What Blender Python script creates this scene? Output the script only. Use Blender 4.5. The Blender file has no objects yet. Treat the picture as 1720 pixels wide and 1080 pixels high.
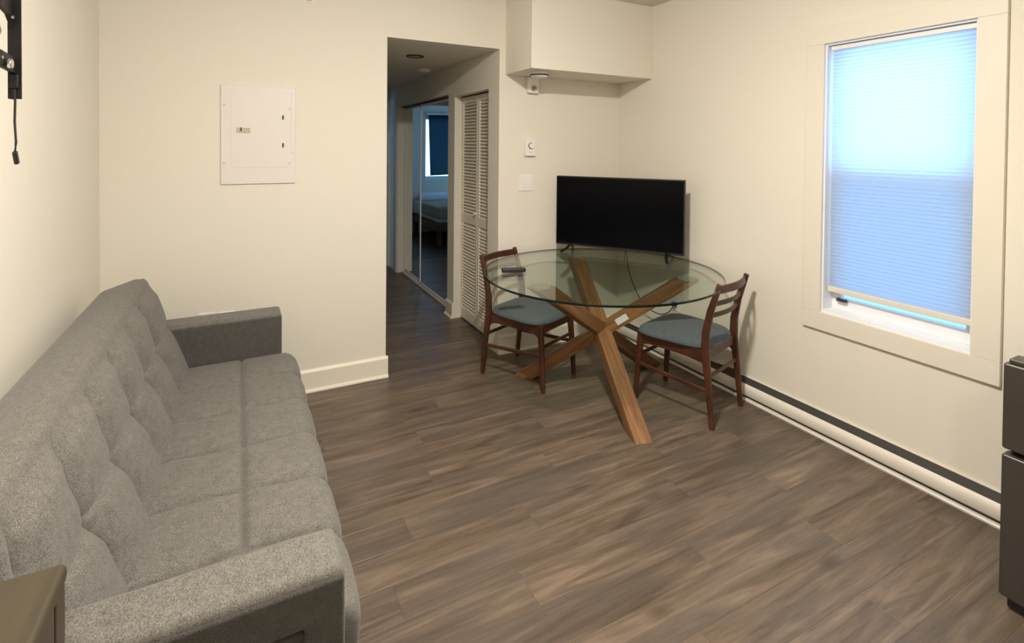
import bpy, bmesh, math, random
from mathutils import Vector, Matrix

random.seed(7)
C = bpy.context.scene.collection
S = bpy.context.scene

# ------------------------------------------------------------------ camera
HC = 1.47
F_PX, PX, PY = 886.88, 886.57, 261.1
YAW, PITCH, ROLL = 0.4995, 0.0157, 0.0093
cam_d = bpy.data.cameras.new('camera')
cam_d.sensor_fit = 'HORIZONTAL'
cam_d.sensor_width = 36.0
cam_d.lens = F_PX / 1720 * 36
cam_d.shift_x = (860 - PX) / 1720
cam_d.shift_y = -(540 - PY) / 1720
cam_d.clip_start = 0.02
cam = bpy.data.objects.new('camera', cam_d)
C.objects.link(cam)
w = Vector((math.sin(YAW) * math.cos(PITCH), math.cos(YAW) * math.cos(PITCH), -math.sin(PITCH)))
r = Vector((math.cos(YAW), -math.sin(YAW), 0))
u = r.cross(w)
r2 = math.cos(ROLL) * r + math.sin(ROLL) * u
u2 = -math.sin(ROLL) * r + math.cos(ROLL) * u
M = Matrix((r2, u2, -w)).transposed().to_4x4()
M.translation = (0, 0, HC)
cam.matrix_world = M
S.camera = cam

# ------------------------------------------------------------------ world / exposure
wd = bpy.data.worlds.new('sky')
S.world = wd
wd.use_nodes = True
bg = wd.node_tree.nodes['Background']
bg.inputs['Color'].default_value = (0.30, 0.57, 1.0, 1)
bg.inputs['Strength'].default_value = 5.8
S.view_settings.view_transform = 'Standard'
S.view_settings.look = 'None'
S.view_settings.gamma = 1
S.view_settings.use_curve_mapping = False
S.view_settings.exposure = 0.0
LAMP_L = 980.0     # radiance of the lit ceiling dome
LAMP_COL = (1.0, 0.935, 0.84)

# ------------------------------------------------------------------ materials
def lin(c):
    return tuple(((v / 255) / 12.92 if v / 255 <= .04045 else ((v / 255 + .055) / 1.055) ** 2.4) for v in c)

def new_mat(name):
    m = bpy.data.materials.new(name)
    m.use_nodes = True
    nt = m.node_tree
    return m, nt, nt.nodes['Principled BSDF']

def mat(name, col, rough=.6, metal=0.0, spec=.5, noise=None, bump=None, coat=0.0):
    """plain principled; noise=(scale, amount) varies the colour, bump=(scale, strength)"""
    m, nt, b = new_mat(name)
    b.inputs['Roughness'].default_value = rough
    b.inputs['Metallic'].default_value = metal
    b.inputs['Specular IOR Level'].default_value = spec
    b.inputs['Coat Weight'].default_value = coat
    b.inputs['Base Color'].default_value = (*col, 1)
    tc = nt.nodes.new('ShaderNodeTexCoord')
    if noise:
        n = nt.nodes.new('ShaderNodeTexNoise')
        n.inputs['Scale'].default_value = noise[0]
        n.inputs['Detail'].default_value = 4
        nt.links.new(tc.outputs['Object'], n.inputs['Vector'])
        rp = nt.nodes.new('ShaderNodeValToRGB')
        rp.color_ramp.elements[0].position = .3
        rp.color_ramp.elements[1].position = .7
        rp.color_ramp.elements[0].color = (*[v * (1 - noise[1]) for v in col], 1)
        rp.color_ramp.elements[1].color = (*[min(1, v * (1 + noise[1])) for v in col], 1)
        nt.links.new(n.outputs['Fac'], rp.inputs['Fac'])
        nt.links.new(rp.outputs['Color'], b.inputs['Base Color'])
    if bump:
        n2 = nt.nodes.new('ShaderNodeTexNoise')
        n2.inputs['Scale'].default_value = bump[0]
        n2.inputs['Detail'].default_value = 3
        nt.links.new(tc.outputs['Object'], n2.inputs['Vector'])
        bp = nt.nodes.new('ShaderNodeBump')
        bp.inputs['Strength'].default_value = bump[1]
        bp.inputs['Distance'].default_value = .002
        nt.links.new(n2.outputs['Fac'], bp.inputs['Height'])
        nt.links.new(bp.outputs['Normal'], b.inputs['Normal'])
    return m

def wood(name, dark, light, scale, stretch, rough=.4, use_random=True, spec=.5):
    """streaky wood along local X; every object gets its own piece of grain"""
    m, nt, b = new_mat(name)
    N, L = nt.nodes, nt.links
    tc = N.new('ShaderNodeTexCoord')
    mp = N.new('ShaderNodeMapping')
    mp.inputs['Scale'].default_value = stretch
    L.new(tc.outputs['Object'], mp.inputs['Vector'])
    vec = mp.outputs['Vector']
    if use_random:
        oi = N.new('ShaderNodeObjectInfo')
        mu = N.new('ShaderNodeMath'); mu.operation = 'MULTIPLY'; mu.inputs[1].default_value = 61.0
        L.new(oi.outputs['Random'], mu.inputs[0])
        ad = N.new('ShaderNodeVectorMath'); ad.operation = 'ADD'
        L.new(vec, ad.inputs[0]); L.new(mu.outputs[0], ad.inputs[1])
        vec = ad.outputs['Vector']
    n = N.new('ShaderNodeTexNoise')
    n.inputs['Scale'].default_value = scale
    n.inputs['Detail'].default_value = 6
    n.inputs['Roughness'].default_value = .62
    n.inputs['Distortion'].default_value = .6
    L.new(vec, n.inputs['Vector'])
    rp = N.new('ShaderNodeValToRGB')
    rp.color_ramp.elements[0].position = .3
    rp.color_ramp.elements[1].position = .72
    rp.color_ramp.elements[0].color = (*dark, 1)
    rp.color_ramp.elements[1].color = (*light, 1)
    L.new(n.outputs['Fac'], rp.inputs['Fac'])
    L.new(rp.outputs['Color'], b.inputs['Base Color'])
    b.inputs['Roughness'].default_value = rough
    b.inputs['Specular IOR Level'].default_value = spec
    return m

def floor_mat():
    m, nt, b = new_mat('vinyl_plank')
    N, L = nt.nodes, nt.links
    tc = N.new('ShaderNodeTexCoord')
    oi = N.new('ShaderNodeObjectInfo')
    mu = N.new('ShaderNodeMath'); mu.operation = 'MULTIPLY'; mu.inputs[1].default_value = 83.0
    L.new(oi.outputs['Random'], mu.inputs[0])
    def noise(sc, scale, detail, dist, rough=.6):
        mp = N.new('ShaderNodeMapping'); mp.inputs['Scale'].default_value = sc
        L.new(tc.outputs['Object'], mp.inputs['Vector'])
        ad = N.new('ShaderNodeVectorMath'); ad.operation = 'ADD'
        L.new(mp.outputs['Vector'], ad.inputs[0]); L.new(mu.outputs[0], ad.inputs[1])
        n = N.new('ShaderNodeTexNoise')
        n.inputs['Scale'].default_value = scale; n.inputs['Detail'].default_value = detail
        n.inputs['Roughness'].default_value = rough; n.inputs['Distortion'].default_value = dist
        L.new(ad.outputs['Vector'], n.inputs['Vector'])
        return n
    big = noise((1.4, 14, 1), 1.3, 5, 1.0)
    fine = noise((5, 90, 1), 1.0, 5, .4, .7)
    pat = noise((1.3, 3.0, 1), 1.5, 2, .2)
    def ramp(src, stops):
        rp = N.new('ShaderNodeValToRGB')
        e = rp.color_ramp.elements
        while len(e) < len(stops): e.new(.5)
        for k, (p, c) in enumerate(stops):
            e[k].position = p; e[k].color = (*c, 1)
        L.new(src, rp.inputs['Fac']); return rp
    base = ramp(big.outputs['Fac'], [(.28, (.066, .046, .032)), (.44, (.118, .085, .060)), (.57, (.164, .120, .085)), (.72, (.240, .178, .128))])
    grey = ramp(pat.outputs['Fac'], [(.42, (0, 0, 0)), (.68, (1, 1, 1))])
    g = N.new('ShaderNodeMixRGB'); g.blend_type = 'MIX'; g.inputs['Color2'].default_value = (.100, .080, .068, 1)
    gm = N.new('ShaderNodeMath'); gm.operation = 'MULTIPLY'; gm.inputs[1].default_value = .7
    L.new(grey.outputs['Color'], gm.inputs[0]); L.new(gm.outputs[0], g.inputs['Fac'])
    L.new(base.outputs['Color'], g.inputs['Color1'])
    fr = ramp(fine.outputs['Fac'], [(.3, (.80, .80, .80)), (.7, (1.15, 1.15, 1.15))])
    mx = N.new('ShaderNodeMixRGB'); mx.blend_type = 'MULTIPLY'; mx.inputs['Fac'].default_value = 1
    L.new(g.outputs['Color'], mx.inputs['Color1']); L.new(fr.outputs['Color'], mx.inputs['Color2'])
    tone = N.new('ShaderNodeMapRange')
    tone.inputs['To Min'].default_value = .90; tone.inputs['To Max'].default_value = 1.10
    L.new(oi.outputs['Random'], tone.inputs['Value'])
    # knots
    mpk = N.new('ShaderNodeMapping'); mpk.inputs['Scale'].default_value = (2.2, 4.6, 1)
    L.new(tc.outputs['Object'], mpk.inputs['Vector'])
    adk = N.new('ShaderNodeVectorMath'); adk.operation = 'ADD'
    L.new(mpk.outputs['Vector'], adk.inputs[0]); L.new(mu.outputs[0], adk.inputs[1])
    vo = N.new('ShaderNodeTexVoronoi'); vo.inputs['Scale'].default_value = .9
    L.new(adk.outputs['Vector'], vo.inputs['Vector'])
    kr = ramp(vo.outputs['Distance'], [(.03, (.50, .46, .42)), (.14, (1, 1, 1))])
    mk = N.new('ShaderNodeMixRGB'); mk.blend_type = 'MULTIPLY'; mk.inputs['Fac'].default_value = .8
    L.new(mx.outputs['Color'], mk.inputs['Color1']); L.new(kr.outputs['Color'], mk.inputs['Color2'])
    sc = N.new('ShaderNodeVectorMath'); sc.operation = 'SCALE'
    L.new(mk.outputs['Color'], sc.inputs[0]); L.new(tone.outputs['Result'], sc.inputs['Scale'])
    L.new(sc.outputs['Vector'], b.inputs['Base Color'])
    b.inputs['Roughness'].default_value = .38
    b.inputs['Specular IOR Level'].default_value = .4
    bp = N.new('ShaderNodeBump'); bp.inputs['Strength'].default_value = .25; bp.inputs['Distance'].default_value = .001
    L.new(fine.outputs['Fac'], bp.inputs['Height']); L.new(bp.outputs['Normal'], b.inputs['Normal'])
    return m

def thin_glass(name, tint, ior=1.5, rough=0.0):
    m = bpy.data.materials.new(name); m.use_nodes = True
    nt = m.node_tree; nt.nodes.clear()
    o = nt.nodes.new('ShaderNodeOutputMaterial')
    t = nt.nodes.new('ShaderNodeBsdfTransparent'); t.inputs['Color'].default_value = (*tint, 1)
    g = nt.nodes.new('ShaderNodeBsdfGlossy'); g.inputs['Roughness'].default_value = rough
    fz = nt.nodes.new('ShaderNodeFresnel'); fz.inputs['IOR'].default_value = ior
    mx = nt.nodes.new('ShaderNodeMixShader')
    gm = nt.nodes.new('ShaderNodeNewGeometry')          # same reflectance on both faces of the pane
    iv = nt.nodes.new('ShaderNodeMapRange'); iv.inputs['To Min'].default_value = ior; iv.inputs['To Max'].default_value = 1 / ior
    nt.links.new(gm.outputs['Backfacing'], iv.inputs['Value']); nt.links.new(iv.outputs['Result'], fz.inputs['IOR'])
    nt.links.new(fz.outputs[0], mx.inputs[0]); nt.links.new(t.outputs[0], mx.inputs[1]); nt.links.new(g.outputs[0], mx.inputs[2])
    nt.links.new(mx.outputs[0], o.inputs['Surface'])
    return m

def cloth_translucent(name, col, trans_col, fac):
    m = bpy.data.materials.new(name); m.use_nodes = True
    nt = m.node_tree; nt.nodes.clear()
    o = nt.nodes.new('ShaderNodeOutputMaterial')
    d = nt.nodes.new('ShaderNodeBsdfDiffuse'); d.inputs['Color'].default_value = (*col, 1)
    t = nt.nodes.new('ShaderNodeBsdfTranslucent'); t.inputs['Color'].default_value = (*trans_col, 1)
    mx = nt.nodes.new('ShaderNodeMixShader'); mx.inputs[0].default_value = fac
    nt.links.new(d.outputs[0], mx.inputs[1]); nt.links.new(t.outputs[0], mx.inputs[2])
    nt.links.new(mx.outputs[0], o.inputs['Surface'])
    return m

def screen_mesh(name):
    m = bpy.data.materials.new(name); m.use_nodes = True
    nt = m.node_tree; nt.nodes.clear()
    o = nt.nodes.new('ShaderNodeOutputMaterial')
    d = nt.nodes.new('ShaderNodeBsdfDiffuse'); d.inputs['Color'].default_value = (.05, .05, .055, 1)
    t = nt.nodes.new('ShaderNodeBsdfTransparent')
    mx = nt.nodes.new('ShaderNodeMixShader'); mx.inputs[0].default_value = .58
    nt.links.new(d.outputs[0], mx.inputs[1]); nt.links.new(t.outputs[0], mx.inputs[2])
    nt.links.new(mx.outputs[0], o.inputs['Surface'])
    return m

def emis(name, col, k):
    m, nt, b = new_mat(name)
    b.inputs['Emission Color'].default_value = (*col, 1)
    b.inputs['Emission Strength'].default_value = k
    return m

def fabric(name, dark, light, scale=520, bump=.35):
    m, nt, b = new_mat(name)
    N, L = nt.nodes, nt.links
    tc = N.new('ShaderNodeTexCoord')
    def nz(sc, s, det):
        mp = N.new('ShaderNodeMapping'); mp.inputs['Scale'].default_value = sc
        L.new(tc.outputs['Object'], mp.inputs['Vector'])
        n = N.new('ShaderNodeTexNoise'); n.inputs['Scale'].default_value = s; n.inputs['Detail'].default_value = det
        L.new(mp.outputs['Vector'], n.inputs['Vector']); return n
    n1 = nz((1, .5, 1), scale, 3)
    n2 = nz((1, 1, 1), 45, 3)
    ad = N.new('ShaderNodeMath'); ad.operation = 'ADD'
    ml = N.new('ShaderNodeMath'); ml.operation = 'MULTIPLY'; ml.inputs[1].default_value = .22
    L.new(n2.outputs['Fac'], ml.inputs[0]); L.new(n1.outputs['Fac'], ad.inputs[0]); L.new(ml.outputs[0], ad.inputs[1])
    rp = N.new('ShaderNodeValToRGB')
    rp.color_ramp.elements[0].position = .42; rp.color_ramp.elements[1].position = .80
    rp.color_ramp.elements[0].color = (*dark, 1); rp.color_ramp.elements[1].color = (*light, 1)
    L.new(ad.outputs[0], rp.inputs['Fac']); L.new(rp.outputs['Color'], b.inputs['Base Color'])
    b.inputs['Roughness'].default_value = .95
    b.inputs['Specular IOR Level'].default_value = .1
    b.inputs['Sheen Weight'].default_value = .15
    bp = N.new('ShaderNodeBump'); bp.inputs['Strength'].default_value = bump; bp.inputs['Distance'].default_value = .002
    L.new(n1.outputs['Fac'], bp.inputs['Height']); L.new(bp.outputs['Normal'], b.inputs['Normal'])
    return m

MT = dict(
    wall=mat('cream_paint', (.76, .715, .62), .75, spec=.25, bump=(160, .08)),
    trim=mat('white_trim_paint', (.80, .74, .62), .4, bump=(60, .05)),
    casing=mat('window_casing_paint', (.75, .70, .60), .5, bump=(60, .05)),
    ceil=mat('ceiling_paint', (.72, .68, .60), .8, spec=.2, bump=(160, .08)),
    white=mat('white_plastic', (.80, .77, .74), .4),
    panel=mat('panel_enamel', (.74, .69, .655), .45, bump=(90, .05)),
    vinyl=mat('white_vinyl', (.82, .83, .85), .35),
    plank=floor_mat(),
    sub=mat('subfloor_dark', (.05, .042, .036), .8, noise=(20, .2)),
    darkfloor=wood('bedroom_floor', (.045, .038, .033), (.10, .085, .07), 2, (1, 12, 1), .5),
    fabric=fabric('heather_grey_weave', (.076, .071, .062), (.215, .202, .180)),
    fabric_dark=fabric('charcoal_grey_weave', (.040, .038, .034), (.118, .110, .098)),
    seatpad=fabric('slate_grey_weave', (.060, .072, .082), (.125, .146, .162), 420, .3),
    walnut=wood('reddish_walnut', (.040, .012, .006), (.098, .031, .014), 3, (3, 3, 3), .38),
    oak=wood('golden_walnut_beam', (.115, .048, .018), (.310, .150, .062), 3.0, (1.2, 14, 14), .42),
    tabletopwood=wood('brown_table_wood', (.040, .030, .017), (.068, .052, .030), 2.5, (10, 1.2, 4), .45),
    darkwood=wood('dark_table_wood', (.030, .020, .014), (.065, .042, .028), 3, (8, 8, 1), .45),
    glass=thin_glass('clear_green_glass', (.90, .945, .905), 1.5),
    glassedge=mat('glass_cut_edge', (.004, .009, .007), .15, spec=.35),
    pad=mat('metal_pad', (.42, .42, .38), .3, metal=.6),
    pane=thin_glass('window_pane', (.95, .98, .97), 1.45),
    mirror=mat('mirror_silver', (.80, .86, .86), .015, metal=1),
    shade=cloth_translucent('pleated_shade_fabric', (.40, .43, .50), (.80, .84, .90), .62),
    navy=cloth_translucent('navy_blind_fabric', (.03, .045, .06), (.10, .14, .165), .7),
    screen=screen_mesh('insect_screen_mesh'),
    black=mat('black_plastic', (.012, .012, .013), .38),
    tv=mat('tv_screen_glass', (.002, .002, .003), .18, spec=.08),
    blackmetal=mat('black_powder_coat', (.010, .009, .010), .45, metal=.3),
    chrome=mat('bright_steel', (.7, .7, .68), .25, metal=1),
    steel=mat('dark_stainless', (.085, .074, .066), .38, metal=.55, noise=(4, .08)),
    fridgebody=mat('fridge_black_enamel', (.018, .015, .015), .45),
    heater=mat('heater_enamel', (.74, .69, .60), .4),
    slot=mat('heater_dark_slot', (.035, .030, .026), .6),
    ink=mat('dark_mark', (.05, .045, .04), .6),
    sticker=mat('printed_sticker', (.52, .44, .34), .6, noise=(150, .25)),
    paper=mat('white_label_paper', (.62, .63, .62), .6, noise=(140, .2)),
    bedding=mat('white_bedding', (.72, .72, .74), .9, bump=(14, .5)),
    blanket=mat('beige_blanket', (.42, .36, .28), .95, noise=(30, .2)),
    bedwood=mat('brown_bed_frame', (.14, .055, .025), .5),
    lampoff=mat('lamp_lens_off', (.35, .33, .28), .5),
    ring=mat('dark_ring', (.03, .028, .025), .5),
)

# ------------------------------------------------------------------ geometry helpers
def bm_box(bm, lo, hi, mtx=None):
    vs = [bm.verts.new((x, y, z)) for x in (lo[0], hi[0]) for y in (lo[1], hi[1]) for z in (lo[2], hi[2])]
    if mtx is not None:
        for v in vs: v.co = mtx @ v.co
    for f in ((0, 1, 3, 2), (4, 6, 7, 5), (0, 4, 5, 1), (2, 3, 7, 6), (0, 2, 6, 4), (1, 5, 7, 3)):
        bm.faces.new([vs[i] for i in f])

def bm_cyl(bm, c, rad, h, axis='Z', n=24, rad2=None):
    rad2 = rad if rad2 is None else rad2
    ax = {'X': (Vector((0, 1, 0)), Vector((0, 0, 1)), Vector((1, 0, 0))), 'Y': (Vector((0, 0, 1)), Vector((1, 0, 0)), Vector((0, 1, 0))), 'Z': (Vector((1, 0, 0)), Vector((0, 1, 0)), Vector((0, 0, 1)))}[axis]
    c = Vector(c)
    A = [bm.verts.new(c + (ax[0] * math.cos(t) + ax[1] * math.sin(t)) * rad) for t in [2 * math.pi * k / n for k in range(n)]]
    B = [bm.verts.new(c + ax[2] * h + (ax[0] * math.cos(t) + ax[1] * math.sin(t)) * rad2) for t in [2 * math.pi * k / n for k in range(n)]]
    for k in range(n):
        bm.faces.new((A[k], A[(k + 1) % n], B[(k + 1) % n], B[k]))
    bm.faces.new(list(reversed(A))); bm.faces.new(B)

def bm_sweep(bm, pts, prof, up=Vector((0, 0, 1)), scales=None):
    """sweep a closed profile [(a,b)] along pts; a = sideways, b = towards up"""
    pts = [Vector(p) for p in pts]
    rings = []
    for i, p in enumerate(pts):
        t = (pts[min(i + 1, len(pts) - 1)] - pts[max(i - 1, 0)]).normalized()
        s = t.cross(up)
        if s.length < 1e-4: s = t.cross(Vector((0, 1, 0)))
        s.normalize()
        n = s.cross(t).normalized()
        k = scales[i] if scales else (1, 1)
        rings.append([bm.verts.new(p + s * a * k[0] + n * b * k[1]) for a, b in prof])
    m = len(prof)
    for i in range(len(rings) - 1):
        for j in range(m):
            bm.faces.new((rings[i][j], rings[i][(j + 1) % m], rings[i + 1][(j + 1) % m], rings[i + 1][j]))
    bm.faces.new(list(reversed(rings[0]))); bm.faces.new(rings[-1])

def rect(wd_, hg, c=.2):
    a, b = wd_ / 2, hg / 2
    k = min(a, b) * c
    return [(-a + k, -b), (a - k, -b), (a, -b + k), (a, b - k), (a - k, b), (-a + k, b), (-a, b - k), (-a, -b + k)]

def circ(rad, n=10):
    return [(rad * math.cos(2 * math.pi * k / n), rad * math.sin(2 * math.pi * k / n)) for k in range(n)]

def bm_prism(bm, outline, z0, z1, mtx=None):
    """extrude a 2-D outline [(x,y)] from z0 to z1"""
    A = [bm.verts.new((x, y, z0)) for x, y in outline]
    B = [bm.verts.new((x, y, z1)) for x, y in outline]
    if mtx is not None:
        for v in A + B: v.co = mtx @ v.co
    n = len(A)
    for k in range(n):
        bm.faces.new((A[k], A[(k + 1) % n], B[(k + 1) % n], B[k]))
    bm.faces.new(list(reversed(A))); bm.faces.new(B)

def obj(name, bm, material, parent=None, bevel=0, seg=2, smooth=False, loc=None):
    bmesh.ops.recalc_face_normals(bm, faces=bm.faces)
    me = bpy.data.meshes.new(name)
    bm.to_mesh(me); bm.free()
    ms = material if isinstance(material, (list, tuple)) else [material]
    for m_ in ms: me.materials.append(MT[m_])
    o = bpy.data.objects.new(name, me)
    C.objects.link(o)
    if parent: o.parent = parent
    if loc: o.location = loc
    if bevel:
        b = o.modifiers.new('bevel', 'BEVEL'); b.width = bevel; b.segments = seg; b.limit_method = 'ANGLE'; b.angle_limit = math.radians(40)
        for p in me.polygons: p.use_smooth = True
        wn = o.modifiers.new('wn', 'WEIGHTED_NORMAL'); wn.keep_sharp = True
    if smooth:
        for p in me.polygons: p.use_smooth = True
        me.set_sharp_from_angle(angle=math.radians(40))
    return o

def box(name, lo, hi, material, parent=None, bevel=0, seg=2):
    bm = bmesh.new(); bm_box(bm, lo, hi)
    return obj(name, bm, material, parent, bevel, seg)

def boxes(name, lst, material, parent=None, bevel=0):
    bm = bmesh.new()
    for lo, hi in lst: bm_box(bm, lo, hi)
    return obj(name, bm, material, parent, bevel)

def tag(o, label, cat, group=None):
    o['label'] = label; o['category'] = cat
    if group: o['group'] = group
    return o

def struct(o, label=None):
    o['kind'] = 'structure'
    if label: o['label'] = label
    return o

def thing(name, label, cat, loc=(0, 0, 0), rz=0, group=None):
    o = bpy.data.objects.new(name, None); C.objects.link(o)
    o.location = loc; o.rotation_euler = (0, 0, rz); o.empty_display_size = .1
    return tag(o, label, cat, group)

def sempty(name, label, loc=(0, 0, 0)):
    o = bpy.data.objects.new(name, None); C.objects.link(o)
    o.location = loc; o.empty_display_size = .1
    return struct(o, label)

# ------------------------------------------------------------------ dimensions (metres)
D = 3.366          # back wall
R = 2.661          # right wall
LW = -0.62         # left wall
RW = -1.6          # wall behind the camera
CZ = 2.51
DX0, DX1, DZ = .818, 1.604, 2.158     # hallway opening
HY1 = 6.55         # end of the hallway
BY1 = 8.8          # far bedroom wall

# ------------------------------------------------------------------ shell
struct(boxes('wall_left', [((LW - .1, RW - .1, 0), (LW, D, CZ))], 'wall'), 'cream painted wall behind the sofa')
struct(boxes('wall_back', [((LW - .1, D, 0), (DX0, D + .12, CZ)), ((DX0, D, DZ), (DX1, D + .12, CZ)), ((DX1, D, 0), (R + .15, D + .12, CZ))], 'wall'), 'cream painted back wall with the hallway opening')
WY0, WY1, WZ0, WZ1 = 1.0227, 1.6666, .6297, 2.0156   # window opening
struct(boxes('wall_right', [((R, RW - .1, 0), (R + .15, WY0, CZ)), ((R, WY1, 0), (R + .15, D, CZ)),
                            ((R, WY0, 0), (R + .15, WY1, WZ0)), ((R, WY0, WZ1), (R + .15, WY1, CZ))], 'wall'), 'cream painted wall with the window')
struct(box('wall_rear', (LW, RW - .1, 0), (R, RW, CZ), 'wall'), 'cream wall behind the viewer')
struct(box('ceiling', (LW - .1, RW - .1, CZ), (R + .15, D + .12, CZ + .1), 'ceil'), 'cream painted ceiling of the living room')
BZ, BX0, BY0 = 1.9805, 1.6495, D - .3826
struct(box('wall_bulkhead', (BX0, BY0, BZ), (R, D, CZ), 'wall', bevel=.003), 'cream boxed bulkhead in the corner above the television')

# hallway shell
hx = DX1
struct(boxes('wall_hall_right', [((hx, D + .12, 0), (hx + .3, 3.55, DZ)), ((hx, 3.55, 1.895), (hx + .3, 4.245, DZ)),
                                 ((hx, 4.245, 0), (hx + .3, 4.40, DZ)), ((hx, 4.40, 1.925), (hx + .3, 6.08, DZ)),
                                 ((hx, 6.08, 0), (hx + .3, HY1, DZ)), ((hx + .2, 3.55, 0), (hx + .3, 4.245, 1.895)),
                                 ((hx + .2, 4.40, 0), (hx + .3, 6.08, 1.925))], 'wall'), 'right side wall of the dim hallway with two closets')
struct(box('wall_hall_left', (DX0 - .1, D + .12, 0), (DX0, HY1, DZ), 'wall'), 'left side wall of the hallway')
struct(box('ceiling_hall', (DX0 - .1, D + .12, DZ), (hx + .3, HY1, DZ + .08), 'ceil'), 'low ceiling of the hallway')
struct(boxes('wall_hall_end', [((-1.0, HY1, 0), (.86, HY1 + .1, 2.4)), ((1.53, HY1, 0), (2.3, HY1 + .1, 2.4)), ((.86, HY1, 2.0), (1.53, HY1 + .1, 2.4))], 'wall'), 'end wall of the hallway with the bedroom doorway')
# bedroom beyond
WB0, WB1, WBZ0, WBZ1 = -.45, .53, .9, 1.98
struct(boxes('wall_bedroom_far', [((-1.0, BY1, 0), (WB0, BY1 + .12, 2.4)), ((WB1, BY1, 0), (2.3, BY1 + .12, 2.4)),
                                  ((WB0, BY1, 0), (WB1, BY1 + .12, WBZ0)), ((WB0, BY1, WBZ1), (WB1, BY1 + .12, 2.4))], 'wall'), 'far bedroom wall with a small window')
struct(boxes('wall_bedroom_left', [((-1.1, HY1, 0), (-1.0, 7.3, 2.4)), ((-1.1, 8.3, 0), (-1.0, BY1 + .12, 2.4)), ((-1.1, 7.3, 0), (-1.0, 8.3, .85)), ((-1.1, 7.3, 2.05), (-1.0, 8.3, 2.4))], 'wall'), 'left bedroom wall')
w3 = sempty('window_added', 'added bedroom window, out of sight, letting in blue daylight')  # added opening, out of sight, to brighten the mirrored bedroom with daylight
boxes('window_frame', [((-1.07, 7.3, .85), (-1.03, 8.3, .90)), ((-1.07, 7.3, 2.0), (-1.03, 8.3, 2.05)), ((-1.07, 7.3, .9), (-1.03, 7.35, 2.0)), ((-1.07, 8.25, .9), (-1.03, 8.3, 2.0)), ((-1.07, 7.35, 1.43), (-1.03, 8.25, 1.47))], 'vinyl', w3, .002)
box('pane', (-1.053, 7.345, .895), (-1.047, 8.255, 2.005), 'pane', w3)
struct(box('wall_bedroom_right', (2.3, HY1, 0), (2.4, BY1 + .12, 2.4), 'wall'), 'right bedroom wall')
struct(box('ceiling_bedroom', (-1.1, HY1, 2.4), (2.4, BY1 + .12, 2.5), 'ceil'), 'bedroom ceiling')
struct(box('floor_bedroom', (-1.1, HY1 + .1, -.05), (2.4, BY1 + .12, 0), 'darkfloor'), 'dark bedroom floor')

# floor with single planks
floor = struct(box('floor', (LW - .1, RW - .1, -.06), (R + .15, HY1 + .1, -.007), 'sub'), 'greyish brown wood-look plank floor')
PW, PL, GAP = .152, 1.22, .0003
def plank(x0, x1, y0, y1):
    bm = bmesh.new()
    cx, cy = (x0 + x1) / 2, (y0 + y1) / 2
    a, b = (x1 - x0) / 2 - GAP / 2, (y1 - y0) / 2 - GAP / 2
    c = .0006
    top = [bm.verts.new(p) for p in ((-a + c, -b + c, 0), (a - c, -b + c, 0), (a - c, b - c, 0), (-a + c, b - c, 0))]
    mid = [bm.verts.new(p) for p in ((-a, -b, -.0004), (a, -b, -.0004), (a, b, -.0004), (-a, b, -.0004))]
    bot = [bm.verts.new(p) for p in ((-a, -b, -.007), (a, -b, -.007), (a, b, -.007), (-a, b, -.007))]
    bm.faces.new(top)
    for k in range(4):
        bm.faces.new((mid[k], mid[(k + 1) % 4], top[(k + 1) % 4], top[k]))
        bm.faces.new((bot[k], bot[(k + 1) % 4], mid[(k + 1) % 4], mid[k]))
    return obj('plank', bm, 'plank', floor, loc=(cx, cy, 0))
y = RW
row = 0
while y < HY1 + .1:
    y1 = min(y + PW, HY1 + .1)
    if y < D + .06: xa, xb = LW, R
    else: xa, xb = DX0, hx + .2
    off = (row * .437 + random.uniform(-.06, .06)) % 1.0 * PL
    x = xa - off
    while x < xb:
        p0, p1 = max(x, xa), min(x + PL, xb)
        if p1 - p0 > .02: plank(p0, p1, y, y1)
        x += PL
    y = y1; row += 1

# baseboards (profile: board, bevelled top, quarter round shoe)
def baseboard(name, p0, p1, nrm, label, h=.132):
    """board along p0->p1 on a wall whose room side is nrm"""
    prof = [(0, 0), (.026, 0), (.026, .006), (.022, .014), (.014, .018), (.014, h - .014), (.006, h), (0, h)]
    bm = bmesh.new()
    p0, p1, n = Vector((*p0, 0)), Vector((*p1, 0)), Vector((*nrm, 0))
    A = [bm.verts.new(p0 + n * a + Vector((0, 0, b))) for a, b in prof]
    B = [bm.verts.new(p1 + n * a + Vector((0, 0, b))) for a, b in prof]
    m = len(prof)
    for k in range(m): bm.faces.new((A[k], A[(k + 1) % m], B[(k + 1) % m], B[k]))
    bm.faces.new(A); bm.faces.new(list(reversed(B)))
    return struct(obj(name, bm, 'trim'), label)
baseboard('baseboard_back', (LW, D), (DX0 + .012, D), (0, -1), 'white baseboard between the sofa and the hallway opening')
baseboard('baseboard_back_right', (DX1, D), (R - .065, D), (0, -1), 'white baseboard behind the table')
baseboard('baseboard_hall', (DX1, 4.245), (DX1, 4.41), (-1, 0), 'short white baseboard between the two hallway closets')
baseboard('baseboard_left', (LW, RW), (LW, D), (1, 0), 'white baseboard behind the sofa')

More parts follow.
